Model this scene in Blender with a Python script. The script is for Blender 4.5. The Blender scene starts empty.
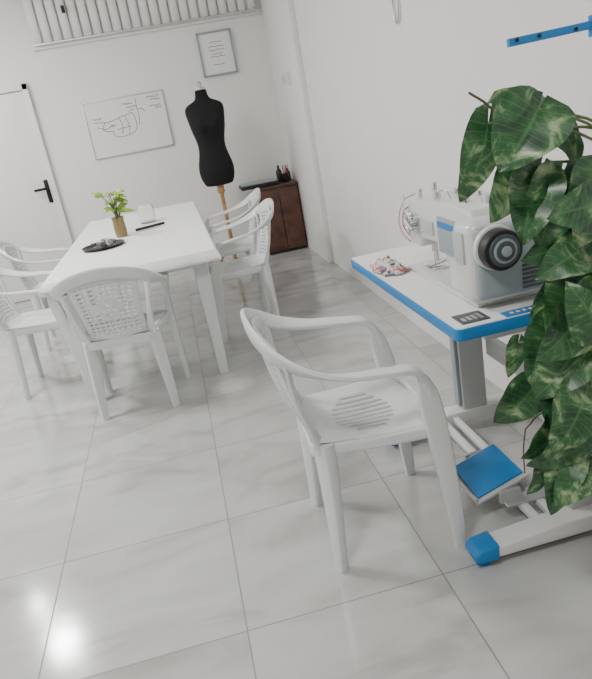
import bpy, bmesh, math, random
from mathutils import Vector, Matrix
random.seed(7)
V = Vector
# ---------------------------------------------------------------- materials
def newmat(name):
    m = bpy.data.materials.new(name); m.use_nodes = True
    nt = m.node_tree; b = nt.nodes['Principled BSDF']
    return m, nt, b
def pmat(name, col, rough=0.5, metal=0.0, var=0.04, scale=8.0, bump=0.0, bscale=200, trans=0.0, ior=1.45, coat=0.0, emit=None, es=0):
    m, nt, b = newmat(name)
    n = nt.nodes.new('ShaderNodeTexNoise'); n.inputs['Scale'].default_value = scale; n.inputs['Detail'].default_value = 4
    tc = nt.nodes.new('ShaderNodeTexCoord'); nt.links.new(tc.outputs['Object'], n.inputs['Vector'])
    r = nt.nodes.new('ShaderNodeValToRGB')
    c0 = [max(0, c*(1-var)) for c in col]; c1 = [min(1, c*(1+var)) for c in col]
    r.color_ramp.elements[0].position = .3; r.color_ramp.elements[1].position = .7
    r.color_ramp.elements[0].color = (*c0, 1); r.color_ramp.elements[1].color = (*c1, 1)
    nt.links.new(n.outputs['Fac'], r.inputs['Fac']); nt.links.new(r.outputs['Color'], b.inputs['Base Color'])
    b.inputs['Roughness'].default_value = rough; b.inputs['Metallic'].default_value = metal
    b.inputs['Transmission Weight'].default_value = trans; b.inputs['IOR'].default_value = ior
    b.inputs['Coat Weight'].default_value = coat
    if emit:
        b.inputs['Emission Color'].default_value = (*emit, 1); b.inputs['Emission Strength'].default_value = es
    if bump:
        n2 = nt.nodes.new('ShaderNodeTexNoise'); n2.inputs['Scale'].default_value = bscale
        nt.links.new(tc.outputs['Object'], n2.inputs['Vector'])
        bp = nt.nodes.new('ShaderNodeBump'); bp.inputs['Strength'].default_value = bump; bp.inputs['Distance'].default_value = .002
        nt.links.new(n2.outputs['Fac'], bp.inputs['Height']); nt.links.new(bp.outputs['Normal'], b.inputs['Normal'])
    return m

def floor_mat():
    m, nt, b = newmat('marble_tile')
    L = nt.links; N = nt.nodes.new
    g = N('ShaderNodeNewGeometry'); sep = N('ShaderNodeSeparateXYZ'); L.new(g.outputs['Position'], sep.inputs[0])
    def math_(op, a, bv=None, c=None):
        n = N('ShaderNodeMath'); n.operation = op
        for i, x in enumerate((a, bv, c)):
            if x is None: continue
            if isinstance(x, (int, float)): n.inputs[i].default_value = x
            else: L.new(x, n.inputs[i])
        return n.outputs[0]
    def cell(sock, off, size):
        s = math_('DIVIDE', math_('SUBTRACT', sock, off), size)
        fr = math_('FRACT', s); d = math_('ABSOLUTE', math_('SUBTRACT', fr, .5))
        line = math_('GREATER_THAN', d, .5 - .0035/size*.5*1.2)
        return math_('FLOOR', s), line
    ix, lx = cell(sep.outputs[0], -.082, .6)
    iy, ly = cell(sep.outputs[1], 1.52, .575)
    line = math_('MAXIMUM', lx, ly)
    comb = N('ShaderNodeCombineXYZ'); L.new(math_('MULTIPLY', ix, 3.7), comb.inputs[0]); L.new(math_('MULTIPLY', iy, 5.3), comb.inputs[1])
    L.new(math_('MULTIPLY', math_('ADD', ix, iy), 1.9), comb.inputs[2])
    add = N('ShaderNodeVectorMath'); add.operation = 'ADD'; L.new(g.outputs['Position'], add.inputs[0]); L.new(comb.outputs[0], add.inputs[1])
    mp = N('ShaderNodeMapping'); mp.inputs['Rotation'].default_value = (0, 0, .5); mp.inputs['Scale'].default_value = (1.2, 3.0, 1)
    L.new(add.outputs[0], mp.inputs[0])
    n1 = N('ShaderNodeTexNoise'); n1.inputs['Scale'].default_value = 1.3; n1.inputs['Detail'].default_value = 7; n1.inputs['Distortion'].default_value = 1.1
    L.new(mp.outputs[0], n1.inputs['Vector'])
    r = N('ShaderNodeValToRGB'); e = r.color_ramp.elements
    e[0].position = .3; e[0].color = (.34, .337, .325, 1); e[1].position = .64; e[1].color = (.50, .503, .492, 1)
    x = e.new(.47); x.color = (.45, .45, .438, 1)
    L.new(n1.outputs['Fac'], r.inputs[0])
    mix = N('ShaderNodeMix'); mix.data_type = 'RGBA'; L.new(line, mix.inputs['Factor']); L.new(r.outputs[0], mix.inputs['A'])
    mix.inputs['B'].default_value = (.20, .20, .19, 1)
    L.new(mix.outputs['Result'], b.inputs['Base Color'])
    ro = math_('ADD', math_('MULTIPLY', line, .5), .13); L.new(ro, b.inputs['Roughness'])
    n2 = N('ShaderNodeTexNoise'); n2.inputs['Scale'].default_value = 2.5; L.new(g.outputs['Position'], n2.inputs['Vector'])
    bp = N('ShaderNodeBump'); bp.inputs['Strength'].default_value = .15; bp.inputs['Distance'].default_value = .01
    L.new(n2.outputs['Fac'], bp.inputs['Height']); L.new(bp.outputs['Normal'], b.inputs['Normal'])
    b.inputs['IOR'].default_value = 1.65
    return m

def leaf_mat(name, dark, mid, light, noise_scale=14, p=(.38, .55, .66)):
    m, nt, b = newmat(name); L = nt.links; N = nt.nodes.new
    tc = N('ShaderNodeTexCoord')
    n = N('ShaderNodeTexNoise'); n.inputs['Scale'].default_value = noise_scale; n.inputs['Detail'].default_value = 6; n.inputs['Distortion'].default_value = 1.5
    n.inputs['Roughness'].default_value = .65
    L.new(tc.outputs['Object'], n.inputs['Vector'])
    r = N('ShaderNodeValToRGB'); e = r.color_ramp.elements
    e[0].position = p[0]; e[0].color = (*dark, 1); e[1].position = p[2]; e[1].color = (*light, 1)
    x = e.new(p[1]); x.color = (*mid, 1)
    L.new(n.outputs['Fac'], r.inputs[0])
    sep = N('ShaderNodeSeparateXYZ'); L.new(tc.outputs['UV'], sep.inputs[0])
    ab = N('ShaderNodeMath'); ab.operation = 'ABSOLUTE'; L.new(sep.outputs[0], ab.inputs[0])
    lt = N('ShaderNodeMath'); lt.operation = 'LESS_THAN'; lt.inputs[1].default_value = .025; L.new(ab.outputs[0], lt.inputs[0])
    a = N('ShaderNodeMath'); a.operation = 'MULTIPLY_ADD'; a.inputs[1].default_value = -.35; L.new(ab.outputs[0], a.inputs[0]); L.new(sep.outputs[1], a.inputs[2])
    f = N('ShaderNodeMath'); f.operation = 'MULTIPLY'; f.inputs[1].default_value = 11; L.new(a.outputs[0], f.inputs[0])
    fr = N('ShaderNodeMath'); fr.operation = 'FRACT'; L.new(f.outputs[0], fr.inputs[0])
    lv = N('ShaderNodeMath'); lv.operation = 'LESS_THAN'; lv.inputs[1].default_value = .1; L.new(fr.outputs[0], lv.inputs[0])
    mx = N('ShaderNodeMath'); mx.operation = 'MAXIMUM'; L.new(lt.outputs[0], mx.inputs[0]); L.new(lv.outputs[0], mx.inputs[1])
    sc = N('ShaderNodeMath'); sc.operation = 'MULTIPLY'; sc.inputs[1].default_value = .35; L.new(mx.outputs[0], sc.inputs[0])
    mix = N('ShaderNodeMix'); mix.data_type = 'RGBA'; L.new(sc.outputs[0], mix.inputs['Factor']); L.new(r.outputs[0], mix.inputs['A'])
    mix.inputs['B'].default_value = (min(1, mid[0]*3), min(1, mid[1]*2.2), min(1, mid[2]*2.6), 1)
    L.new(mix.outputs['Result'], b.inputs['Base Color'])
    b.inputs['Roughness'].default_value = .34
    return m

M = {}
M['wall'] = pmat('wall_paint', (.79, .785, .77), .7, var=.01, scale=1.5, bump=.1, bscale=60)
M['ceil'] = pmat('ceiling_paint', (.82, .82, .81), .8, var=.01)
M['floor'] = floor_mat()
M['plastic'] = pmat('white_plastic', (.70, .715, .71), .30, var=.01)
M['cloth'] = pmat('white_tablecloth', (.87, .87, .87), .6, var=.01, bump=.3, bscale=300)
M['door'] = pmat('door_white', (.77, .765, .75), .4, var=.01)
M['black'] = pmat('black_metal', (.015, .013, .012), .35, metal=.3)
M['fabric'] = pmat('black_jersey', (.006, .006, .007), .9, var=.1, bump=.4, bscale=500)
M['wood'] = pmat('light_wood', (.42, .24, .10), .45, var=.25, scale=20)
M['brown'] = pmat('dark_brown_wood', (.10, .045, .032), .4, var=.35, scale=12)
M['chrome'] = pmat('chrome', (.7, .7, .7), .15, metal=1)
M['board'] = pmat('whiteboard_surface', (.78, .78, .77), .25, var=.005)
M['alu'] = pmat('aluminium', (.6, .6, .6), .35, metal=.8)
M['ink'] = pmat('ink_grey', (.10, .10, .11), .6)
M['paper'] = pmat('paper', (.80, .80, .79), .6, var=.01)
M['blind'] = pmat('blind_fabric', (.80, .795, .78), .6, var=.01)
M['blue'] = pmat('blue_plastic', (.012, .19, .48), .35, var=.03)
M['laminate'] = pmat('white_laminate', (.82, .82, .82), .3, var=.01)
M['gmetal'] = pmat('grey_painted_metal', (.48, .49, .49), .35, var=.02)
M['mwhite'] = pmat('machine_white', (.62, .625, .61), .28, var=.01, coat=.3)
M['mbar'] = pmat('stand_white_metal', (.70, .70, .69), .35, var=.01)
M['mgrey'] = pmat('machine_grey', (.30, .345, .37), .4, var=.02)
M['dgrey'] = pmat('dark_grey_panel', (.07, .08, .09), .4)
M['bplas'] = pmat('black_rubber', (.014, .014, .015), .5)
M['glass'] = pmat('clear_glass', (.95, .95, .93), .03, trans=1.0, var=0)
M['amber'] = pmat('amber_glass', (.40, .30, .14), .08, trans=.5)
M['leaf'] = leaf_mat('variegated_leaf', (.010, .040, .016), (.035, .115, .038), (.36, .45, .24), p=(.36, .54, .70))
M['leaf2'] = leaf_mat('lime_leaf', (.10, .22, .03), (.25, .40, .05), (.6, .7, .25))
M['stem'] = pmat('plant_stem', (.13, .17, .06), .6, var=.2)
M['twig'] = pmat('brown_twig', (.10, .07, .04), .7, var=.2)
M['moss'] = pmat('moss_pole', (.10, .06, .03), .95, var=.4, scale=60, bump=1, bscale=150)
M['pot'] = pmat('ceramic_pot', (.70, .69, .66), .3)
M['soil'] = pmat('soil', (.05, .03, .02), .95, var=.4, scale=60)
M['lamp'] = pmat('lamp_glow', (1, 1, 1), .5, emit=(1, .98, .94), es=8)
M['red'] = pmat('red_label', (.5, .05, .03), .5)
M['switch'] = pmat('switch_plastic', (.70, .69, .66), .35)
def scrap_mat():
    m, nt, b = newmat('printed_fabric'); N = nt.nodes.new; L = nt.links
    tc = N('ShaderNodeTexCoord'); v = N('ShaderNodeTexVoronoi'); v.inputs['Scale'].default_value = 75
    L.new(tc.outputs['Object'], v.inputs['Vector'])
    sep = N('ShaderNodeSeparateColor'); L.new(v.outputs['Color'], sep.inputs[0])
    r = N('ShaderNodeValToRGB'); r.color_ramp.interpolation = 'CONSTANT'; e = r.color_ramp.elements
    e[0].position = 0; e[0].color = (.60, .55, .52, 1); e[1].position = .85; e[1].color = (.07, .08, .14, 1)
    for p, c in ((.35, (.45, .14, .15, 1)), (.5, (.55, .50, .46, 1)), (.65, (.15, .25, .3, 1)), (.75, (.5, .33, .32, 1))):
        x = e.new(p); x.color = c
    L.new(sep.outputs[0], r.inputs[0]); L.new(r.outputs[0], b.inputs['Base Color']); b.inputs['Roughness'].default_value = .8
    return m
M['scrap'] = scrap_mat()

# ---------------------------------------------------------------- mesh tools
def group(name, loc=(0, 0, 0)):
    o = bpy.data.objects.new(name, None); o.empty_display_size = .1
    bpy.context.collection.objects.link(o); o.location = loc
    return o
def addobj(name, verts, faces, mat, parent=None, smooth=True):
    off = V(parent.location) if parent else V((0, 0, 0))
    me = bpy.data.meshes.new(name); me.from_pydata([tuple(V(v)-off) for v in verts], [], faces)
    bm = bmesh.new(); bm.from_mesh(me); bmesh.ops.recalc_face_normals(bm, faces=bm.faces); bm.to_mesh(me); bm.free()
    me.materials.append(mat)
    for p in me.polygons: p.use_smooth = smooth
    if smooth:
        try: me.set_sharp_from_angle(angle=math.radians(40))
        except Exception: pass
    o = bpy.data.objects.new(name, me); bpy.context.collection.objects.link(o)
    if parent: o.parent = parent
    return o
def box(name, lo, hi, mat, parent=None, bev=0.0, seg=3):
    bm = bmesh.new(); bmesh.ops.create_cube(bm, size=1)
    c = (V(lo)+V(hi))/2; s = V(hi)-V(lo)
    for v in bm.verts: v.co = V((v.co.x*s.x, v.co.y*s.y, v.co.z*s.z))+c
    if bev: bmesh.ops.bevel(bm, geom=list(bm.edges), offset=bev, segments=seg, profile=.5, affect='EDGES')
    bm.verts.index_update()
    vs = [v.co.copy() for v in bm.verts]; fs = [[v.index for v in f.verts] for f in bm.faces]; bm.free()
    return addobj(name, vs, fs, mat, parent, smooth=bool(bev))
def prism(name, prof, axis, a, b, mat, parent=None, bev=0.0, seg=3):
    def mk(p, t):
        return {'x': V((t, p[0], p[1])), 'y': V((p[0], t, p[1])), 'z': V((p[0], p[1], t))}[axis]
    bm = bmesh.new(); n = len(prof)
    va = [bm.verts.new(mk(p, a)) for p in prof]; vb = [bm.verts.new(mk(p, b)) for p in prof]
    bm.faces.new(va); bm.faces.new(vb[::-1])
    for i in range(n): bm.faces.new([va[i], vb[i], vb[(i+1) % n], va[(i+1) % n]])
    bmesh.ops.recalc_face_normals(bm, faces=bm.faces)
    if bev: bmesh.ops.bevel(bm, geom=list(bm.edges), offset=bev, segments=seg, profile=.5, affect='EDGES', clamp_overlap=True)
    bm.verts.index_update()
    vs = [v.co.copy() for v in bm.verts]; fs = [[v.index for v in f.verts] for f in bm.faces]; bm.free()
    return addobj(name, vs, fs, mat, parent, smooth=bool(bev))
def catmull(vals, t):
    n = len(vals)-1; i = min(int(t), n-1); f = t-i
    p1, p2 = vals[i], vals[i+1]; p0 = vals[i-1] if i > 0 else p1*2-p2
    p3 = vals[i+2] if i+2 <= n else p2*2-p1
    return .5*((2*p1)+(p2-p0)*f+(2*p0-5*p1+4*p2-p3)*f*f+(3*p1-p0-3*p2+p3)*f**3)
def sweep_geo(pts, wdirs, widths, thicks, sub=6, prof=12, power=.45, closed=False, vbase=0):
    pts = [V(p) for p in pts]; n = len(pts)
    if not isinstance(widths, (list, tuple)): widths = [widths]*n
    if not isinstance(thicks, (list, tuple)): thicks = [thicks]*n
    if isinstance(wdirs, V) or isinstance(wdirs[0], (int, float)): wdirs = [V(wdirs)]*n
    wdirs = [V(w) for w in wdirs]; widths = [float(w) for w in widths]; thicks = [float(t) for t in thicks]
    if closed:
        pts.append(pts[0]); wdirs.append(wdirs[0]); widths.append(widths[0]); thicks.append(thicks[0]); n += 1
    m = (n-1)*sub
    P = []; W = []; a = []; b = []
    for k in range(m+1):
        t = k/sub
        P.append(catmull(pts, t)); W.append(catmull(wdirs, t)); a.append(catmull(widths, t)); b.append(catmull(thicks, t))
    verts = []; faces = []
    for k in range(m+1):
        if closed: T = P[(k+1) % m]-P[(k-1) % m] if k < m else P[1]-P[m-1]
        else: T = P[min(k+1, m)]-P[max(k-1, 0)]
        T.normalize(); w = W[k]-T*W[k].dot(T)
        if w.length < 1e-5: w = T.orthogonal()
        w.normalize(); bn = T.cross(w)
        for j in range(prof):
            an = 2*math.pi*(j+.5)/prof; c, s = math.cos(an), math.sin(an)
            c = math.copysign(abs(c)**power, c); s = math.copysign(abs(s)**power, s)
            verts.append(P[k]+w*(c*a[k]/2)+bn*(s*b[k]/2))
    for k in range(m):
        for j in range(prof):
            j2 = (j+1) % prof
            faces.append([vbase+k*prof+j, vbase+k*prof+j2, vbase+(k+1)*prof+j2, vbase+(k+1)*prof+j])
    if not closed:
        faces.append([vbase+j for j in range(prof)][::-1]); faces.append([vbase+m*prof+j for j in range(prof)])
    return verts, faces
def sweep(name, pts, wdirs, widths, thicks, mat, parent=None, **k):
    v, f = sweep_geo(pts, wdirs, widths, thicks, **k); return addobj(name, v, f, mat, parent)
def tube(name, pts, r, mat, parent=None, sub=5, prof=10, closed=False):
    rr = [x*2 for x in r] if isinstance(r, (list, tuple)) else r*2
    d = V(pts[-1])-V(pts[0]) if not closed else V((0, 0, 1))
    w = V((0, 0, 1)) if abs(d.z) < .8*max(d.length, 1e-6) else V((1, .3, 0))
    return sweep(name, pts, w, rr, rr, mat, parent, sub=sub, prof=prof, power=1.0, closed=closed)
def cyl(name, p0, p1, r, mat, parent=None, r1=None, prof=28, bev=0.0):
    p0, p1 = V(p0), V(p1); r1 = r if r1 is None else r1
    T = (p1-p0).normalized(); w = T.orthogonal().normalized(); b = T.cross(w); L = (p1-p0).length
    rings = [(0, r), (L, r1)] if not bev else [(0, r-bev), (bev*.3, r-bev*.3), (bev, r), (L-bev, r1), (L-bev*.3, r1-bev*.3), (L, r1-bev)]
    vs = []; fs = []
    for h, rr in rings:
        for j in range(prof):
            an = 2*math.pi*j/prof; vs.append(p0+T*h+(w*math.cos(an)+b*math.sin(an))*rr)
    for k in range(len(rings)-1):
        for j in range(prof):
            fs.append([k*prof+j, k*prof+(j+1) % prof, (k+1)*prof+(j+1) % prof, (k+1)*prof+j])
    fs.append(list(range(prof))[::-1]); fs.append([(len(rings)-1)*prof+j for j in range(prof)])
    return addobj(name, vs, fs, mat, parent)
def loft(name, rings, mat, parent=None, caps=True):
    n = len(rings[0]); vs = [p for r in rings for p in r]; fs = []
    for k in range(len(rings)-1):
        for j in range(n): fs.append([k*n+j, k*n+(j+1) % n, (k+1)*n+(j+1) % n, (k+1)*n+j])
    if caps: fs.append(list(range(n))[::-1]); fs.append([(len(rings)-1)*n+j for j in range(n)])
    return addobj(name, vs, fs, mat, parent)
def lathe(name, c, prof, mat, parent=None, seg=32, caps=True):
    rings = [[V((c[0]+r*math.cos(2*math.pi*j/seg), c[1]+r*math.sin(2*math.pi*j/seg), c[2]+z)) for j in range(seg)] for r, z in prof]
    return loft(name, rings, mat, parent, caps)
def gridsurf(xs, ys, fn, skip=lambda i, j: False):
    vs = [V(fn(x, y)) for y in ys for x in xs]; nx = len(xs); fs = []
    for j in range(len(ys)-1):
        for i in range(nx-1):
            if not skip(i, j): fs.append([j*nx+i, j*nx+i+1, (j+1)*nx+i+1, (j+1)*nx+i])
    return vs, fs

# ---------------------------------------------------------------- room
XL, XR, YB, YF, H = -2.7, 1.25, -2.2, 6.85, 2.9
box('floor', (XL-.1, YB-.1, -.1), (XR+.1, YF+.1, 0), M['floor'])
box('ceiling', (XL-.1, YB-.1, H), (XR+.1, YF+.1, H+.1), M['ceil'])
box('wall_back', (XL-.1, YF, 0), (XR+.1, YF+.1, H), M['wall'])
box('wall_front', (XL-.1, YB-.1, 0), (XR+.1, YB, H), M['wall'])
box('wall_left', (XL-.1, YB, 0), (XL, YF, H), M['wall'])
box('wall_right', (XR, YB, 0), (XR+.1, YF, H), M['wall'])
box('trim_1', (XR-.05, 5.62, 0), (XR, YF, H), M['wall'], bev=.004)

d = group('door_1', (-1.54, YF, 0))
box('slab', (-1.93, YF-.035, .005), (-1.15, YF-.002, 1.93), M['door'], d, bev=.004)
for a, b_ in (((-1.15, YF-.05, 0), (-1.10, YF, 1.99)), ((-1.98, YF-.05, 0), (-1.93, YF, 1.99)), ((-1.98, YF-.05, 1.935), (-1.10, YF, 1.99))):
    box('frame', a, b_, M['door'], d, bev=.004)
box('handle_plate', (-1.205, YF-.045, .90), (-1.165, YF-.034, 1.12), M['black'], d, bev=.004)
sweep('handle_lever', [(-1.185, YF-.04, 1.04), (-1.185, YF-.085, 1.04), (-1.21, YF-.095, 1.04), (-1.30, YF-.095, 1.038)], (0, 0, 1), .024, .018, M['black'], d)

w = group('window_1', (.1, YF, 2.26))
box('frame', (-.96, YF-.03, 2.245), (1.17, YF-.001, 2.285), M['door'], w, bev=.004)
box('pane', (-.94, YF-.012, 2.28), (1.16, YF-.002, 2.86), M['blind'], w)
b = group('vertical_blinds', (.1, YF-.06, 2.27))
box('headrail', (-.95, YF-.10, 2.82), (1.16, YF-.04, 2.86), M['alu'], b, bev=.004)
x = -.94
while x < 1.12:
    v = [(x, YF-.046, 2.29), (x+.03, YF-.060, 2.29), (x+.065, YF-.064, 2.29), (x+.088, YF-.060, 2.29)]
    v = v+[(p[0], p[1], 2.83) for p in v]
    o = addobj('slat', v, [[0, 1, 5, 4], [1, 2, 6, 5], [2, 3, 7, 6]], M['blind'], b)
    s = o.modifiers.new('s', 'SOLIDIFY'); s.thickness = .002
    x += .0905
box('bottom_weight', (-.945, YF-.07, 2.275), (1.16, YF-.055, 2.290), M['alu'], b, bev=.003)
cyl('pull_knob', (-.60, YF-.10, 2.50), (-.60, YF-.10, 2.56), .016, M['bplas'], b)
cyl('pull_knob', (.10, YF-.10, 2.56), (.10, YF-.10, 2.59), .01, M['bplas'], b)

wb = group('whiteboard', (-.285, YF-.01, 1.475))
box('surface', (-.665, YF-.014, 1.22), (.095, YF-.002, 1.73), M['board'], wb)
for a, b_ in (((-.672, YF-.02, 1.213), (-.66, YF-.001, 1.737)), ((.09, YF-.02, 1.213), (.102, YF-.001, 1.737)), ((-.672, YF-.02, 1.725), (.102, YF-.001, 1.737)), ((-.672, YF-.02, 1.213), (.102, YF-.001, 1.225))):
    box('frame', a, b_, M['alu'], wb, bev=.002)
gv = []; gf = []
def stroke(pts, r=.0024):
    P = [V((p[0], YF-.016, p[1])) for p in pts]
    v, f = sweep_geo(P, (0, 1, 0), .002, r*2, sub=3, prof=6, power=1, vbase=len(gv)); gv.extend(v); gf.extend(f)
def scribble(x0, x1, z, amp=.009):
    n = int((x1-x0)/.009); stroke([(x0+(x1-x0)*i/n, z+random.uniform(-amp, amp)) for i in range(n+1)])
scribble(-.07, .06, 1.695); scribble(-.03, .07, 1.665); scribble(-.04, .06, 1.61); scribble(.0, .06, 1.585)
scribble(-.30, -.20, 1.665); scribble(-.27, -.17, 1.63); scribble(-.25, -.20, 1.60)
stroke([(-.165, 1.70), (-.17, 1.62), (-.165, 1.55), (-.18, 1.46)])
stroke([(-.165, 1.60), (-.12, 1.60), (-.10, 1.57)])
stroke([(-.60, 1.545), (-.46, 1.53), (-.33, 1.56), (-.22, 1.58)]); stroke([(-.58, 1.50), (-.50, 1.47), (-.42, 1.50)])
stroke([(-.50, 1.53), (-.53, 1.48), (-.50, 1.45), (-.44, 1.44)])
stroke([(-.44, 1.44), (-.42, 1.385), (-.30, 1.385), (-.22, 1.42), (-.205, 1.50), (-.22, 1.58)])
stroke([(-.36, 1.55), (-.34, 1.48), (-.36, 1.40)]); stroke([(-.30, 1.56), (-.28, 1.48), (-.29, 1.40)])
stroke([(-.40, 1.45), (-.26, 1.46)]); scribble(-.60, -.52, 1.575); scribble(-.46, -.40, 1.49)
addobj('marker_drawing', gv, gf, M['ink'], wb)

pf = group('picture_frame', (.695, YF-.01, 1.97))
for a, b_ in (((.53, YF-.03, 1.77), (.545, YF-.001, 2.165)), ((.847, YF-.03, 1.77), (.862, YF-.001, 2.165)), ((.53, YF-.03, 2.15), (.862, YF-.001, 2.165)), ((.53, YF-.03, 1.77), (.862, YF-.001, 1.785))):
    box('frame', a, b_, M['mgrey'], pf, bev=.003)
box('paper', (.54, YF-.015, 1.78), (.852, YF-.002, 2.155), M['paper'], pf)
gv = []; gf = []
for z in (2.07, 2.03, 2.0, 1.965, 1.94, 1.87):
    a = random.uniform(.05, .10); scribble(.60+a*.5, .80-a*.5, z, .004)
addobj('printed_lines', gv, gf, M['ink'], pf)

sw = group('wall_switch', (XR-.056, 6.3, 1.62))
box('plate', (XR-.062, 6.22, 1.57), (XR-.05, 6.31, 1.66), M['switch'], sw, bev=.004)
box('plate', (XR-.062, 6.00, 1.55), (XR-.05, 6.09, 1.66), M['switch'], sw, bev=.004)
box('rocker', (XR-.066, 6.24, 1.59), (XR-.061, 6.29, 1.64), M['gmetal'], sw, bev=.002)
hk = group('wall_hook', (XR-.01, 3.34, 1.74))
tube('ring', [(XR-.012, 3.34+.035*math.sin(a*math.pi/6), 1.74+.075*math.cos(a*math.pi/6)) for a in range(12)], .006, M['alu'], hk, closed=True)
cyl('peg', (XR, 3.34, 1.81), (XR-.03, 3.34, 1.81), .006, M['chrome'], hk)

# ---------------------------------------------------------------- chair (monobloc armchair)
def build_chair_meshes():
    tmp = []
    sl = [(k*.031-.0055, k*.031+.0055, k) for k in range(-4, 5)]
    xs = sorted(set([-.205, -.198, -.185, -.165, -.15, .15, .165, .185, .198, .205]+[round(v, 4) for s in sl for v in s[:2]]))
    ys = [-.165+i*.0096 for i in range(42)]
    def seatf(x, y):
        t = (y+.165)/.394
        hw = .84+.18*t
        z = .437 - .020*(1-(x/.205)**2)*(1-(2*t-1)**4) - (.022*max(0, (t-.85)/.15)**2) + .012*(1-t)**3
        return (x*hw, y-.02*(x/.205)**2*(1 if t > .5 else -1)*abs(2*t-1)**3, z)
    def seatskip(i, j):
        xm = (xs[i]+xs[i+1])/2; ym = (ys[j]+ys[j+1])/2
        for a, b_, k in sl:
            if a < xm < b_: return -.06+.003*k*k < ym < .135-.003*k*k
        return False
    v, f = gridsurf(xs, ys, seatf, seatskip)
    o = addobj('seat', v, f, M['plastic']); m = o.modifiers.new('s', 'SOLIDIFY'); m.thickness = .006; tmp.append(o)
    sk = [(-.165, -.155), (-.08, -.163), (.08, -.163), (.165, -.155), (.180, -.05), (.200, .1), (.205, .19), (.18, .215), (.09, .226), (-.09, .226), (-.18, .215), (-.205, .19), (-.200, .1), (-.180, -.05)]
    tmp.append(sweep('skirt', [(a, b_, .415) for a, b_ in sk], (0, 0, 1), .044, .008, M['plastic'], closed=True, sub=4))
    # backrest: rows of short horizontal slots around a solid oval ornament
    xs2 = [-.175, -.165]
    for k in range(9): xs2 += [-.141+k*.0325, -.141+k*.0325+.022]
    xs2 += [.165, .175]
    zs = [0, .05]
    for k in range(13): zs += [.115+k*.061, .115+k*.061+.032]
    zs += [.93, .97, 1.0]
    def backf(u, v_):
        wfac = .84+.18*v_-.05*math.sin(math.pi*v_)
        y = -.155-.098*v_-.02*math.sin(math.pi*v_)+.035*(u/.175)**2
        return (u*wfac, y, .42+.37*v_ - .03*(u/.175)**2*v_)
    def backskip(i, j):
        um = (xs2[i]+xs2[i+1])/2; wi = xs2[i+1]-xs2[i]
        vm = (zs[j]+zs[j+1])/2; wh = zs[j+1]-zs[j]
        if abs(um) > .15 or vm < .1 or vm > .9: return False
        hole = abs(wi-.022) < .002 and abs(wh-.032) < .002
        e2 = (um/.07)**2+((vm-.5)/.17)**2
        if e2 < 1: return hole and ((um/.035)**2+((vm-.5)/.09)**2 < 1)
        return hole
    v, f = gridsurf(xs2, zs, backf, backskip)
    o = addobj('backrest', v, f, M['plastic']); m = o.modifiers.new('s', 'SOLIDIFY'); m.thickness = .007; m.offset = 0; tmp.append(o)
    half = [((.230, .192, .52), (1, .1, 0), .036, .022), ((.236, .180, .585), (1, .1, 0), .042, .024), ((.245, .145, .636), (1, 0, .05), .056, .022), ((.253, .07, .652), (1, 0, .1), .062, .018),
            ((.258, -.05, .668), (1, 0, .2), .060, .018), ((.246, -.15, .700), (.8, -.2, .6), .058, .018), ((.205, -.222, .745), (.3, -.3, 1), .058, .018),
            ((.12, -.260, .782), (.05, -.15, 1), .060, .018)]
    mid = [((0, -.273, .797), (0, -.12, 1), .062, .018)]
    def mir(e): p, w_, a, b_ = e; return ((-p[0], p[1], p[2]), (-w_[0], w_[1], w_[2]), a, b_)
    seq = half+mid+[mir(e) for e in half[::-1]]
    tmp.append(sweep('arm_rail', [e[0] for e in seq], [e[1] for e in seq], [e[2] for e in seq], [e[3] for e in seq], M['plastic'], sub=8, prof=12))
    for s in (1, -1):
        tmp.append(sweep('front_leg', [(s*.232, .235, 0), (s*.230, .226, .15), (s*.226, .212, .32), (s*.228, .196, .46), (s*.233, .182, .55), (s*.238, .168, .612)],
                         (0, 1, 0), [.036, .048, .060, .066, .058, .030], [.028, .034, .038, .038, .036, .030], M['plastic'], sub=6))
        tmp.append(sweep('back_leg', [(s*.190, -.145, 0), (s*.184, -.138, .15), (s*.174, -.132, .30), (s*.166, -.130, .435)],
                         (1, .6, 0), [.036, .048, .058, .062], [.032, .036, .044, .048], M['plastic'], sub=6))
        tmp.append(sweep('side_brace', [(s*.215, .17, .418), (s*.195, 0, .415), (s*.168, -.13, .418)], (0, 0, 1), .035, .012, M['plastic']))
        tmp.append(sweep('back_side', [(s*.166, -.140, .42), (s*.178, -.165, .51), (s*.196, -.190, .61), (s*.215, -.200, .735)], (1, -.5, 0), [.05, .032, .024, .03], [.016, .014, .012, .012], M['plastic']))
    out = []
    for o in tmp:
        out.append((o.name.split('.')[0], o.data, [(m.thickness, m.offset) for m in o.modifiers]))
        bpy.data.objects.remove(o)
    return out
CH = build_chair_meshes()
def chair(x, y, deg):
    g = group('plastic_armchair', (x, y, 0)); g.rotation_euler = (0, 0, math.radians(deg))
    for n, me, mods in CH:
        o = bpy.data.objects.new(n, me); bpy.context.collection.objects.link(o); o.parent = g
        for t, off in mods:
            m = o.modifiers.new('s', 'SOLIDIFY'); m.thickness = t; m.offset = off
chair(.39, 1.85, -91)
chair(-.42, 3.42, -6)
chair(-.99, 4.08, -92)
chair(-1.03, 5.02, -86)
chair(.33, 4.36, 92)
chair(.36, 5.14, 88)

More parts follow.
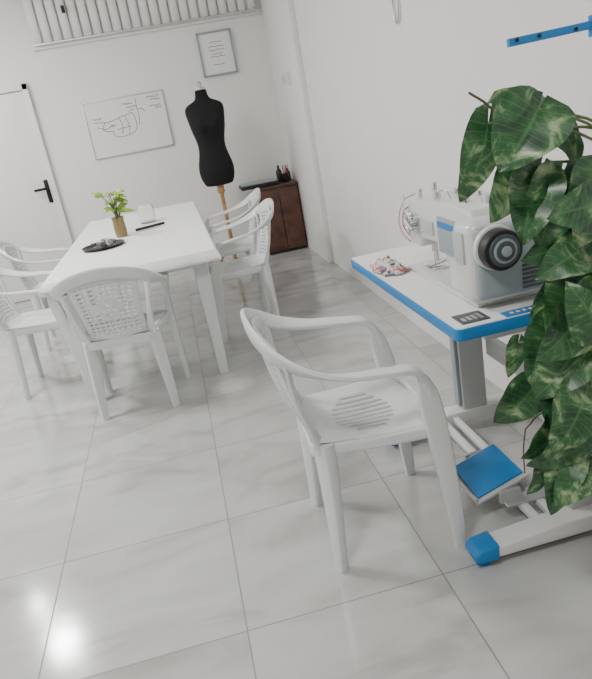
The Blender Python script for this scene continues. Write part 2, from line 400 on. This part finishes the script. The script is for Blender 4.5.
# ---------------------------------------------------------------- dining table
TX0, TX1, TY0, TY1 = -.745, .125, 3.42, 5.85
t = group('dining_table', ((TX0+TX1)/2, (TY0+TY1)/2, 0))
box('top', (TX0, TY0, .715), (TX1, TY1, .745), M['plastic'], t, bev=.008)
box('apron', (TX0+.05, TY0+.05, .665), (TX1-.05, TY0+.07, .716), M['plastic'], t)
box('apron', (TX0+.05, TY1-.07, .665), (TX1-.05, TY1-.05, .716), M['plastic'], t)
box('apron', (TX0+.05, TY0+.05, .675), (TX0+.07, TY1-.05, .716), M['plastic'], t)
box('apron', (TX1-.07, TY0+.05, .665), (TX1-.05, TY1-.05, .716), M['plastic'], t)
for lx in (TX0+.07, TX1-.08):
    for ly in (TY0+.16, TY1-.12):
        sweep('leg', [(lx, ly, 0), (lx, ly, .36), (lx, ly, .718)], (1, 0, 0), [.052, .068, .090], [.045, .06, .075], M['plastic'], t, sub=3, prof=12, power=.3)
tc_ = group('tablecloth', ((TX0+TX1)/2, (TY0+TY1)/2, .748))
xs = [TX0-.012+i*((TX1-TX0+.024)/40) for i in range(41)]; ys = [TY0-.012+i*((TY1-TY0+.024)/70) for i in range(71)]
vs = []; fs = []
NX, NY = len(xs)+8, len(ys)+8
def clothp(i, j):
    i2 = i-4; j2 = j-4
    xx = xs[max(0, min(len(xs)-1, i2))]; yy = ys[max(0, min(len(ys)-1, j2))]
    ox = -i2 if i2 < 0 else (i2-len(xs)+1 if i2 >= len(xs) else 0)
    oy = -j2 if j2 < 0 else (j2-len(ys)+1 if j2 >= len(ys) else 0)
    z = .7485+.0012*math.sin(xx*9+yy*4)+.001*math.sin(yy*13-xx*5)
    drop = max(ox, oy)*.012
    wave = .006*math.sin(yy*17+xx*3)*ox+.006*math.sin(xx*19)*oy
    sx = -1 if i2 < 0 else 1; sy = -1 if j2 < 0 else 1
    px = xx+(sx*(.004*min(ox, 2)+abs(wave)*.5) if ox else 0); py = yy+(sy*(.004*min(oy, 2)+abs(wave)*.5) if oy else 0)
    return V((px, py, z-drop*(1+.2*math.sin(yy*6+xx*5))))
for j in range(NY):
    for i in range(NX): vs.append(clothp(i, j))
for j in range(NY-1):
    for i in range(NX-1): fs.append([j*NX+i, j*NX+i+1, (j+1)*NX+i+1, (j+1)*NX+i])
o = addobj('cloth', vs, fs, M['cloth'], tc_); m = o.modifiers.new('s', 'SOLIDIFY'); m.thickness = .002; m.offset = 1

# ---------------------------------------------------------------- leaves
def leaf_geo(base, d, n, L, W, bank, droop=.35, fold=.18, rows=14, cols=10, heart=.14):
    verts, faces, uvs = bank
    d = V(d).normalized(); n = V(n); n = (n-d*n.dot(d))
    if n.length < 1e-3: n = d.orthogonal()
    n.normalize(); s = d.cross(n); b0 = len(verts)
    ph = random.uniform(0, 6); bend = random.uniform(-.18, .18)
    for j in range(rows+1):
        v_ = j/rows
        w_ = W*.5*(math.sin(math.pi*min(1, v_**.60))**.8 if 0 < v_ < 1 else 0)+(W*.03 if v_ < .01 else 0)
        for i in range(cols+1):
            u = -1+2*i/cols
            y = L*(v_-heart*abs(u)**1.3*(1-v_)**2*1.9)
            z = fold*abs(u)*w_ - droop*L*v_*v_ + .018*L*math.sin(v_*15+ph+u)*abs(u)*1.5
            cth = math.cos(droop*1.2*v_)
            verts.append(V(base)+s*(u*w_+bend*L*v_*v_)+d*(y*cth)+n*z); uvs.append((u*.5, v_))
    for j in range(rows):
        for i in range(cols):
            faces.append([b0+j*(cols+1)+i, b0+j*(cols+1)+i+1, b0+(j+1)*(cols+1)+i+1, b0+(j+1)*(cols+1)+i])
def leaf_obj(name, bank, mat, parent):
    verts, faces, uvs = bank; off = V(parent.location)
    me = bpy.data.meshes.new(name); me.from_pydata([tuple(v-off) for v in verts], [], faces); me.materials.append(mat)
    uv = me.uv_layers.new(name='UVMap')
    for l in me.loops: uv.data[l.index].uv = uvs[l.vertex_index]
    for p in me.polygons: p.use_smooth = True
    o = bpy.data.objects.new(name, me); bpy.context.collection.objects.link(o); o.parent = parent
    return o
def stems_obj(name, paths, mat, parent):
    gv = []; gf = []
    for pts, r in paths:
        v, f = sweep_geo(pts, (.3, .9, .2), r*2, r*1.9, sub=4, prof=8, power=1, vbase=len(gv)); gv.extend(v); gf.extend(f)
    return addobj(name, gv, gf, mat, parent)

PX, PY = .99, 1.17
pl = group('potted_pothos_plant', (PX, PY, 0))
lathe('pot', (PX, PY, 0), [(.09, 0), (.115, .01), (.145, .26), (.15, .28), (.14, .28), (.13, .25)], M['pot'], pl)
lathe('soil', (PX, PY, 0), [(.001, .262), (.13, .255), (.133, .24)], M['soil'], pl)
cyl('moss_pole', (PX, PY, .24), (PX+.0, PY, 1.22), .028, M['moss'], pl)
def wp(x, y, Y=1.25):   # plain linear layout of the foliage (metres)
    k = Y/1.25
    return V(((.65+.0022*(x-500)-(y-150)*.00016)*k, Y, 1.38-(1.38-(1.226-.00225*(y-150)-.0004*(x-500)))*k))
bank = ([], [], []); paths = []
hand = [
 ((506, 112), (574, 124), 1.28, .14, .075), ((536, 116), (520, 170), 1.21, .14, .15),
 ((488, 128), (482, 200), 1.27, .16, .085), ((556, 130), (583, 166), 1.26, .09, .08), ((520, 165), (506, 218), 1.27, .12, .09), ((538, 172), (524, 234), 1.23, .14, .11),
 ((560, 176), (549, 238), 1.21, .15, .12), ((585, 182), (568, 244), 1.24, .15, .12), ((598, 172), (592, 235), 1.17, .15, .12),
 ((578, 236), (543, 262), 1.22, .13, .08), ((596, 238), (568, 272), 1.18, .14, .10), ((592, 264), (562, 322), 1.18, .16, .14),
 ((600, 295), (580, 350), 1.15, .17, .14), ((562, 318), (546, 378), 1.22, .15, .12), ((588, 338), (566, 402), 1.17, .16, .13),
 ((519, 334), (514, 370), 1.34, .09, .05), ((536, 382), (516, 436), 1.26, .13, .10), ((578, 378), (568, 442), 1.18, .15, .12),
 ((600, 385), (592, 455), 1.14, .17, .13), ((566, 425), (558, 470), 1.19, .12, .10), ((594, 436), (578, 496), 1.16, .15, .11),
 ((560, 458), (549, 510), 1.2, .12, .07), ((582, 462), (562, 530), 1.17, .15, .09), ((600, 480), (590, 524), 1.15, .12, .09),
 ((604, 200), (582, 222), 1.12, .13, .10), ((606, 325), (590, 300), 1.1, .12, .10), ((566, 280), (548, 318), 1.26, .10, .08)]
for (bx, by), (tx, ty), Y, L, W in hand:
    b0 = wp(bx, by, Y); t0 = wp(tx, ty, Y-.03); d_ = (t0-b0)
    n_ = V((random.uniform(-.6, .4), -1, random.uniform(.1, 1.0)))
    leaf_geo(b0, d_+V((0, 0, .3*L)), n_, max(L, d_.length*1.05), W, bank, droop=random.uniform(.2, .5), fold=random.uniform(.1, .4))
    zr = min(1.2, b0.z-.02); root = V((PX, PY, zr-.12)); midp = (root+b0)/2+V((0, .02, .05))
    paths.append(([root, midp, b0], .0032))
for i in range(34):
    z = random.uniform(.30, 1.2); a = random.uniform(-.9, math.pi+1.2); rr = random.uniform(.05, .13)
    dirv = V((math.cos(a), -math.sin(a)*.8, 0))
    b0 = V((PX, PY, z))+dirv*rr+V((0, 0, .06))
    if b0.x < .92: continue
    leaf_geo(b0, dirv+V((0, 0, -.5)), dirv*.5+V((0, 0, 1)), random.uniform(.10, .14), random.uniform(.08, .11), bank)
    paths.append(([V((PX, PY, z-.06)), (V((PX, PY, z))+b0)/2, b0], .0028))
leaf_obj('leaves', bank, M['leaf'], pl)
stems_obj('stems', paths, M['stem'], pl)
stems_obj('sprout', [([wp(530, 150, 1.22), wp(505, 130, 1.24), wp(488, 113, 1.25), wp(470, 103, 1.26)], .0028), ([wp(528, 430, 1.3), wp(526, 455, 1.3), wp(528, 482, 1.3)], .0018),
                      ([V((PX, PY, .62)), wp(560, 410, 1.25), wp(528, 430, 1.3)], .002)], M['twig'], pl)

# ---------------------------------------------------------------- items on dining table
TZ = .7515
vp = group('vase_plant', (-.41, 4.55, TZ))
lathe('vase', (-.41, 4.55, TZ), [(.03, 0), (.038, .004), (.042, .05), (.038, .11), (.042, .135), (.039, .135), (.035, .11), (.038, .05), (.03, .01)], M['amber'], vp)
bank = ([], [], []); paths = []
for i in range(24):
    a = random.uniform(0, 6.28); h = random.uniform(.15, .30); r = random.uniform(.02, .09)
    b0 = V((-.42+r*math.cos(a), 4.55+r*math.sin(a), TZ+h))
    leaf_geo(b0, V((math.cos(a), math.sin(a), random.uniform(-.2, .6))), (0, -.8, 1), random.uniform(.06, .10), random.uniform(.035, .05), bank, rows=6, cols=4)
    paths.append(([V((-.41, 4.55, TZ+.03)), V((-.41+r*.3*math.cos(a), 4.55+r*.3*math.sin(a), TZ+h*.7)), b0], .0022))
leaf_obj('leaves', bank, M['leaf2'], vp); stems_obj('stems', paths, M['stem'], vp)
tr = group('serving_tray', (-.51, 4.24, TZ))
lathe('plate', (-.51, 4.24, TZ), [(.001, .004), (.10, .004), (.13, .014), (.135, .018), (.13, .010), (.10, 0), (.001, 0)], M['black'], tr, caps=False)
cups = group('glass_cups', (-.51, 4.24, TZ+.006))
for cx, cy, mt in ((-.56, 4.26, 'glass'), (-.50, 4.30, 'alu'), (-.52, 4.20, 'alu'), (-.45, 4.22, 'glass'), (-.47, 4.27, 'paper')):
    lathe('cup', (cx, cy, TZ+.006), [(.018, 0), (.026, .038), (.0245, .038), (.016, .004), (.001, .004)], M[mt], cups)
gb = group('glass_jar', (-.24, 5.0, TZ))
lathe('jar', (-.24, 5.0, TZ), [(.05, 0), (.06, .01), (.06, .12), (.05, .135), (.047, .135), (.055, .12), (.055, .012), (.04, .008)], M['glass'], gb)
pn = group('marker_pen', (-.2, 4.62, TZ)); cyl('barrel', (-.32, 4.66, TZ+.010), (-.12, 4.74, TZ+.010), .009, M['bplas'], pn, bev=.002)

# ---------------------------------------------------------------- mannequin
mx, my = .42, 6.17
mn = group('dress_form_mannequin', (mx, my, 0))
secs = [(.825, .112, .085, 0), (.84, .125, .098, 0), (.90, .150, .118, 0), (.97, .158, .122, 0), (1.04, .145, .108, 0), (1.12, .122, .090, 0), (1.18, .116, .086, 0),
        (1.25, .126, .096, -.005), (1.32, .146, .118, -.02), (1.38, .154, .118, -.02), (1.44, .165, .100, -.005), (1.49, .170, .085, 0), (1.525, .158, .070, 0), (1.55, .115, .058, 0), (1.565, .072, .052, 0), (1.59, .054, .050, 0), (1.64, .050, .048, 0), (1.65, .048, .046, 0)]
rings = []
for z, a, b_, oy in secs:
    ring = []
    for k in range(36):
        an = 2*math.pi*k/36; c, s = math.cos(an), math.sin(an)
        px = a*1.04*math.copysign(abs(c)**.9, c); py = b_*math.copysign(abs(s)**.9, s)+oy
        if 1.26 < z < 1.43 and s < 0: py -= .022*math.exp(-((abs(px)-.07)/.035)**2)
        ring.append(V((mx+px, my+py, (z-.825)*1.01+.81)))
    rings.append(ring)
o = loft('torso', rings, M['fabric'], mn); sm = o.modifiers.new('s', 'SUBSURF'); sm.levels = 1; sm.render_levels = 2
lathe('neck_cap', (mx, my, 1.643), [(.049, 0), (.049, .012), (.03, .02), (.012, .024), (.02, .04), (.022, .052), (.012, .066), (.002, .07)], M['alu'], mn)
cyl('pole', (mx, my, .10), (mx, my, .82), .018, M['wood'], mn)
lathe('collar', (mx, my, .73), [(.02, 0), (.035, .02), (.03, .07), (.05, .085)], M['wood'], mn)
for k in range(3):
    a = k*2.094+.4
    sweep('foot', [(mx, my, .20), (mx+.12*math.cos(a), my+.12*math.sin(a), .16), (mx+.23*math.cos(a), my+.23*math.sin(a), .015)], (0, 0, 1), .035, .022, M['wood'], mn)

# ---------------------------------------------------------------- cabinet
cb = group('wooden_cabinet', (.98, 6.64, 0))
box('body', (.79, 6.46, .03), (1.19, 6.84, .66), M['brown'], cb, bev=.004)
box('top', (.775, 6.44, .655), (1.195, 6.845, .68), M['brown'], cb, bev=.004)
box('door_panel', (.80, 6.448, .06), (.985, 6.462, .64), M['brown'], cb, bev=.004)
box('door_panel', (.995, 6.448, .06), (1.18, 6.462, .64), M['brown'], cb, bev=.004)
box('plinth', (.80, 6.48, 0), (1.18, 6.83, .03), M['bplas'], cb)
for kx in (.965, 1.015): cyl('knob', (kx, 6.448, .38), (kx, 6.43, .38), .008, M['brown'], cb)
pr = group('laptop_stack', (.83, 6.6, .681))
box('case', (.64, 6.47, .681), (1.02, 6.74, .715), M['bplas'], pr, bev=.008)
box('lid', (.65, 6.48, .715), (1.01, 6.73, .732), M['mgrey'], pr, bev=.006)
bt = group('bottles_and_cups', (1.1, 6.6, .682))
lathe('bottle', (1.06, 6.66, .683), [(.028, 0), (.03, .01), (.03, .10), (.012, .13), (.012, .16), (.001, .162)], M['bplas'], bt)
lathe('bottle', (1.14, 6.62, .683), [(.025, 0), (.027, .01), (.027, .08), (.014, .10), (.014, .12), (.001, .122)], M['brown'], bt)
lathe('mug', (1.10, 6.55, .683), [(.03, 0), (.034, .01), (.034, .08), (.031, .08), (.030, .01), (.001, .008)], M['black'], bt)
for k in range(4): cyl('pen', (1.10+.008*k-.012, 6.55, .70), (1.085+.018*k, 6.54+.01*k, .84), .004, M['red'] if k % 2 else M['bplas'], bt, prof=8)

# ---------------------------------------------------------------- sewing table
SX0, SX1, SY0, SY1, SZ = .625, 1.20, 1.50, 2.52, .765
st = group('sewing_table', ((SX0+SX1)/2, (SY0+SY1)/2, 0))
def rrect(x0, x1, y0, y1, r, n=6):
    out = []
    for cx, cy, a0 in ((x1-r, y1-r, 0), (x0+r, y1-r, 90), (x0+r, y0+r, 180), (x1-r, y0+r, 270)):
        for k in range(n+1):
            a = math.radians(a0+90*k/n); out.append((cx+r*math.cos(a), cy+r*math.sin(a)))
    return out
prism('edge_band', rrect(SX0, SX1, SY0, SY1, .02), 'z', SZ-.036, SZ-.003, M['blue'], st, bev=.003, seg=2)
prism('top', rrect(SX0+.004, SX1-.004, SY0+.004, SY1-.004, .018), 'z', SZ-.006, SZ, M['laminate'], st)
prism('underside', rrect(SX0+.02, SX1-.02, SY0+.02, SY1-.02, .018), 'z', SZ-.042, SZ-.03, M['laminate'], st)
for ly in (1.525, 2.32):
    cy_ = ly+.04 if ly < 2 else ly
    box('column', (.955, cy_-.03, .05), (1.06, cy_+.03, .725), M['gmetal'], st, bev=.006)
    box('column_inner', (.94, cy_-.02, .10), (.957, cy_+.02, .71), M['mgrey'], st, bev=.003)
    box('bracket', (.72, cy_-.03, .70), (1.15, cy_+.03, .725), M['gmetal'], st, bev=.004)
    prism('foot_bar', [(.67, .03), (.67, .065), (.90, .085), (1.18, .085), (1.18, .03)], 'y', ly-.038, ly+.038, M['mbar'], st, bev=.006)
    prism('end_cap', [(.615, .025), (.61, .05), (.63, .068), (.69, .077), (.69, .022)], 'y', ly-.041, ly+.041, M['blue'], st, bev=.008)
    cyl('glide', (.65, ly, 0), (.65, ly, .03), .022, M['blue'], st); cyl('glide', (1.15, ly, 0), (1.15, ly, .03), .022, M['bplas'], st)
box('cross_rail', (.845, 1.55, .045), (.87, 2.31, .07), M['mbar'], st, bev=.004)
box('cross_rail', (.90, 1.55, .045), (.925, 2.31, .07), M['mbar'], st, bev=.004)
box('cross_plate', (.80, 1.64, .07), (.95, 1.69, .078), M['alu'], st, bev=.002)
box('back_beam', (1.08, 1.56, .30), (1.11, 2.31, .38), M['gmetal'], st, bev=.004)
box('control_label', (.655, 1.525, SZ), (.735, 1.60, SZ+.003), M['dgrey'], st, bev=.001)
for k in range(4): box('label_mark', (.665+.016*k, 1.54, SZ+.003), (.675+.016*k, 1.565+.005*k, SZ+.0038), M['alu'], st)
box('logo_plate', (.77, 1.506, SZ), (.92, 1.545, SZ+.002), M['blue'], st)
for k in range(5): box('logo_letter', (.79+.018*k, 1.52, SZ+.002), (.80+.018*k, 1.532, SZ+.0026), M['laminate'], st)
pd = group('foot_pedal', (.81, 1.80, .08))
ang = math.radians(18)
def rp(x, y, z):
    return V((.81+x*math.cos(ang)-z*math.sin(ang), 1.80+y, .115+x*math.sin(ang)+z*math.cos(ang)))
def tbox(name, lo, hi, mat, bev):
    o = box(name, lo, hi, mat, None, bev)
    for v in o.data.vertices: v.co = rp(*v.co)-V(pd.location)
    o.parent = pd
tbox('tray', (-.10, -.115, -.012), (.10, .115, 0), M['gmetal'], .004)
tbox('pad', (-.085, -.10, 0), (.085, .10, .008), M['blue'], .003)
tbox('lip', (-.10, -.115, 0), (-.092, .115, .018), M['gmetal'], .002)
cyl('hinge', (.81, 1.67, .105), (.81, 1.93, .105), .008, M['alu'], pd)
box('hinge_bracket', (.79, 1.665, .071), (.86, 1.68, .115), M['alu'], pd, bev=.002); box('hinge_bracket', (.79, 1.92, .071), (.86, 1.935, .115), M['alu'], pd, bev=.002)

# ---------------------------------------------------------------- sewing machine
sm_ = group('sewing_machine', (.84, 1.85, SZ))
box('bed', (.745, 1.62, SZ+.0005), (.95, 2.17, SZ+.014), M['mwhite'], sm_, bev=.004)
box('needle_plate', (.785, 2.03, SZ+.014), (.86, 2.12, SZ+.017), M['chrome'], sm_, bev=.001)
prof = [(1.64, .777), (1.60, .80), (1.60, .99), (1.64, 1.035), (1.80, 1.042), (2.08, 1.022), (2.13, .990), (2.13, .885), (2.11, .868), (2.03, .868), (2.005, .90), (1.90, .905), (1.84, .89), (1.815, .86), (1.805, .80), (1.83, .777)]
prism('body', prof, 'x', .750, .92, M['mwhite'], sm_, bev=.018, seg=4)
box('rear_housing', (.90, 1.62, .79), (.975, 1.92, 1.01), M['mwhite'], sm_, bev=.02)
box('motor_cover', (.715, 1.575, .782), (.965, 1.70, 1.018), M['mwhite'], sm_, bev=.035, seg=5)
box('end_cover', (.728, 1.560, .80), (.95, 1.60, 1.0), M['mgrey'], sm_, bev=.018, seg=4)
hc = V((.775, 0, .945))
cyl('handwheel_seat', (hc.x, 1.545, hc.z), (hc.x, 1.565, hc.z), .060, M['mwhite'], sm_, bev=.006, prof=40)
cyl('handwheel', (hc.x, 1.505, hc.z), (hc.x, 1.55, hc.z), .054, M['bplas'], sm_, bev=.008, prof=40)
cyl('handwheel_ring', (hc.x, 1.499, hc.z), (hc.x, 1.507, hc.z), .042, M['dgrey'], sm_, bev=.003, prof=40)
cyl('handwheel_disc', (hc.x, 1.496, hc.z), (hc.x, 1.501, hc.z), .032, M['mgrey'], sm_, bev=.002, prof=40)
cyl('handwheel_disc', (hc.x, 1.494, hc.z), (hc.x, 1.498, hc.z), .026, M['dgrey'], sm_, bev=.002, prof=40)
cyl('handwheel_hub', (hc.x, 1.488, hc.z), (hc.x, 1.496, hc.z), .014, M['mgrey'], sm_, bev=.003)
for k in range(6): box('vent', (.85, 1.556, .815+.012*k), (.93, 1.561, .821+.012*k), M['dgrey'], sm_, bev=.001)
box('display_panel', (.709, 1.610, .90), (.717, 1.670, .985), M['gmetal'], sm_, bev=.003)
box('side_panel', (.744, 1.715, .885), (.7515, 1.86, .995), M['mgrey'], sm_, bev=.003)
box('brand_strip', (.7415, 1.73, .965), (.7455, 1.85, .982), M['blue'], sm_)
box('side_plate', (.744, 1.90, .93), (.7515, 2.0, .97), M['gmetal'], sm_, bev=.002)
for p, r, h in (((.79, 1.75), .014, .022), ((.86, 1.80), .010, .026), ((.79, 1.95), .013, .026), ((.87, 1.98), .012, .018), ((.83, 2.06), .009, .035), ((.79, 2.09), .007, .02)):
    cyl('top_knob', (p[0], p[1], 1.0), (p[0], p[1], 1.03+h), r, M['chrome'], sm_, bev=.002)
cyl('bobbin_winder', (.84, 1.70, 1.005), (.84, 1.70, 1.058), .020, M['alu'], sm_, bev=.002)
cyl('thread_pin', (.86, 1.88, 1.0), (.86, 1.88, 1.09), .003, M['chrome'], sm_)
tube('top_guide', [(.80, 1.86, 1.03), (.79, 1.87, 1.06), (.77, 1.89, 1.06), (.765, 1.91, 1.03)], .0022, M['chrome'], sm_)
for z, r in ((.965, .018), (.93, .015)):
    cyl('tension_disc', (.755, 2.04, z), (.722, 2.04, z), r, M['chrome'], sm_, bev=.003)
tube('tension_spring', [(.745, 2.06, .98), (.725, 2.09, .97), (.725, 2.10, .94), (.745, 2.08, .92)], .002, M['chrome'], sm_)
sweep('takeup_lever', [(.748, 2.10, .93), (.732, 2.105, .98), (.737, 2.105, 1.04)], (0, 1, 0), .012, .004, M['chrome'], sm_)
cyl('needle_bar', (.82, 2.095, .83), (.82, 2.095, .88), .007, M['chrome'], sm_); cyl('needle', (.82, 2.095, .785), (.82, 2.095, .83), .0018, M['chrome'], sm_, prof=8)
cyl('presser_bar', (.82, 2.07, .80), (.82, 2.07, .88), .006, M['chrome'], sm_)
sweep('presser_foot', [(.85, 2.075, .795), (.82, 2.075, .789), (.79, 2.075, .787), (.775, 2.075, .794)], (0, 1, 0), .018, .005, M['chrome'], sm_)
tube('thread_guard', [(.755, 2.13, .87), (.735, 2.15, .90), (.73, 2.16, .95), (.75, 2.15, 1.01), (.79, 2.13, 1.03)], .003, M['chrome'], sm_)
tube('thread_guard', [(.755, 2.13, .89), (.74, 2.145, .92), (.74, 2.15, .95), (.75, 2.145, .98), (.78, 2.13, 1.0)], .002, M['red'], sm_)
box('face_plate', (.775, 2.128, .885), (.90, 2.136, .995), M['chrome'], sm_, bev=.003)
ts = group('thread_stand', (1.10, 1.62, SZ))
cyl('pole', (1.12, 1.62, SZ), (1.12, 1.62, 1.47), .009, M['gmetal'], ts)
sweep('arm', [(1.16, 1.62, 1.440), (1.0, 1.62, 1.434), (.880, 1.62, 1.43)], (0, 0, 1), .020, .014, M['blue'], ts, power=.3)
for xx in (.90, .96, 1.06): cyl('guide_eye', (xx, 1.611, 1.434), (xx, 1.614, 1.434), .005, M['bplas'], ts)
cyl('arm_clamp', (1.12, 1.62, 1.41), (1.12, 1.62, 1.46), .018, M['blue'], ts)
fs_ = group('fabric_scraps', (.69, 2.2, SZ))
vs, fs = gridsurf([i/18 for i in range(19)], [i/18 for i in range(19)], lambda a, b_: (.640+.095*a+.008*math.sin(b_*9), 2.12+.19*b_+.01*math.sin(a*8), SZ+.004+.055*math.sin(math.pi*a)*math.sin(math.pi*b_)*(.7+.3*math.sin(a*17)*math.cos(b_*15))))
o = addobj('scrap', vs, fs, M['scrap'], fs_); m = o.modifiers.new('s', 'SOLIDIFY'); m.thickness = .002; m.offset = 1

# ---------------------------------------------------------------- lights
def lamp(name, x, y, size, power, sy=None):
    g = group(name, (x, y, H))
    s = size/2; t_ = (sy or size)/2
    box('housing', (x-s-.02, y-t_-.02, H-.03), (x+s+.02, y+t_+.02, H-.001), M['alu'], g, bev=.003)
    box('diffuser', (x-s, y-t_, H-.034), (x+s, y+t_, H-.029), M['lamp'], g)
    ld = bpy.data.lights.new(name+'_light', 'AREA'); ld.shape = 'RECTANGLE'; ld.size = size; ld.size_y = sy or size; ld.energy = power; ld.color = (1, .985, .96)
    lo = bpy.data.objects.new('bulb', ld); bpy.context.collection.objects.link(lo); lo.parent = g; lo.location = (0, 0, -.04)
lamp('ceiling_lamp', -1.92, 5.2, .20, 46)
lamp('ceiling_lamp', -2.25, 5.8, .12, 9)
lamp('ceiling_lamp', -1.5, 3.2, .5, 72)
lamp('ceiling_lamp', -.6, 0.2, .5, 42)
wd = bpy.data.worlds.new('World'); bpy.context.scene.world = wd; wd.use_nodes = True
wd.node_tree.nodes['Background'].inputs[0].default_value = (.8, .85, .9, 1); wd.node_tree.nodes['Background'].inputs[1].default_value = .3

# ---------------------------------------------------------------- camera
f = 650.0
Yc = V((-136, 210, f)).normalized()
Zc = V((-333, 1798, -f)); Zc = (Zc-Yc*Zc.dot(Yc)).normalized()
Xc = -(Yc.cross(Zc))
R = V((Xc.x, Yc.x, Zc.x)); U = V((Xc.y, Yc.y, Zc.y)); F = V((Xc.z, Yc.z, Zc.z))
cam = bpy.data.cameras.new('camera'); co = bpy.data.objects.new('camera', cam); bpy.context.collection.objects.link(co)
mw = Matrix(((R.x, U.x, -F.x, 0), (R.y, U.y, -F.y, 0), (R.z, U.z, -F.z, 1.38), (0, 0, 0, 1)))
co.matrix_world = mw
cam.sensor_fit = 'HORIZONTAL'; cam.sensor_width = 36; cam.lens = 36*f/592; cam.clip_start = .05
bpy.context.scene.camera = co
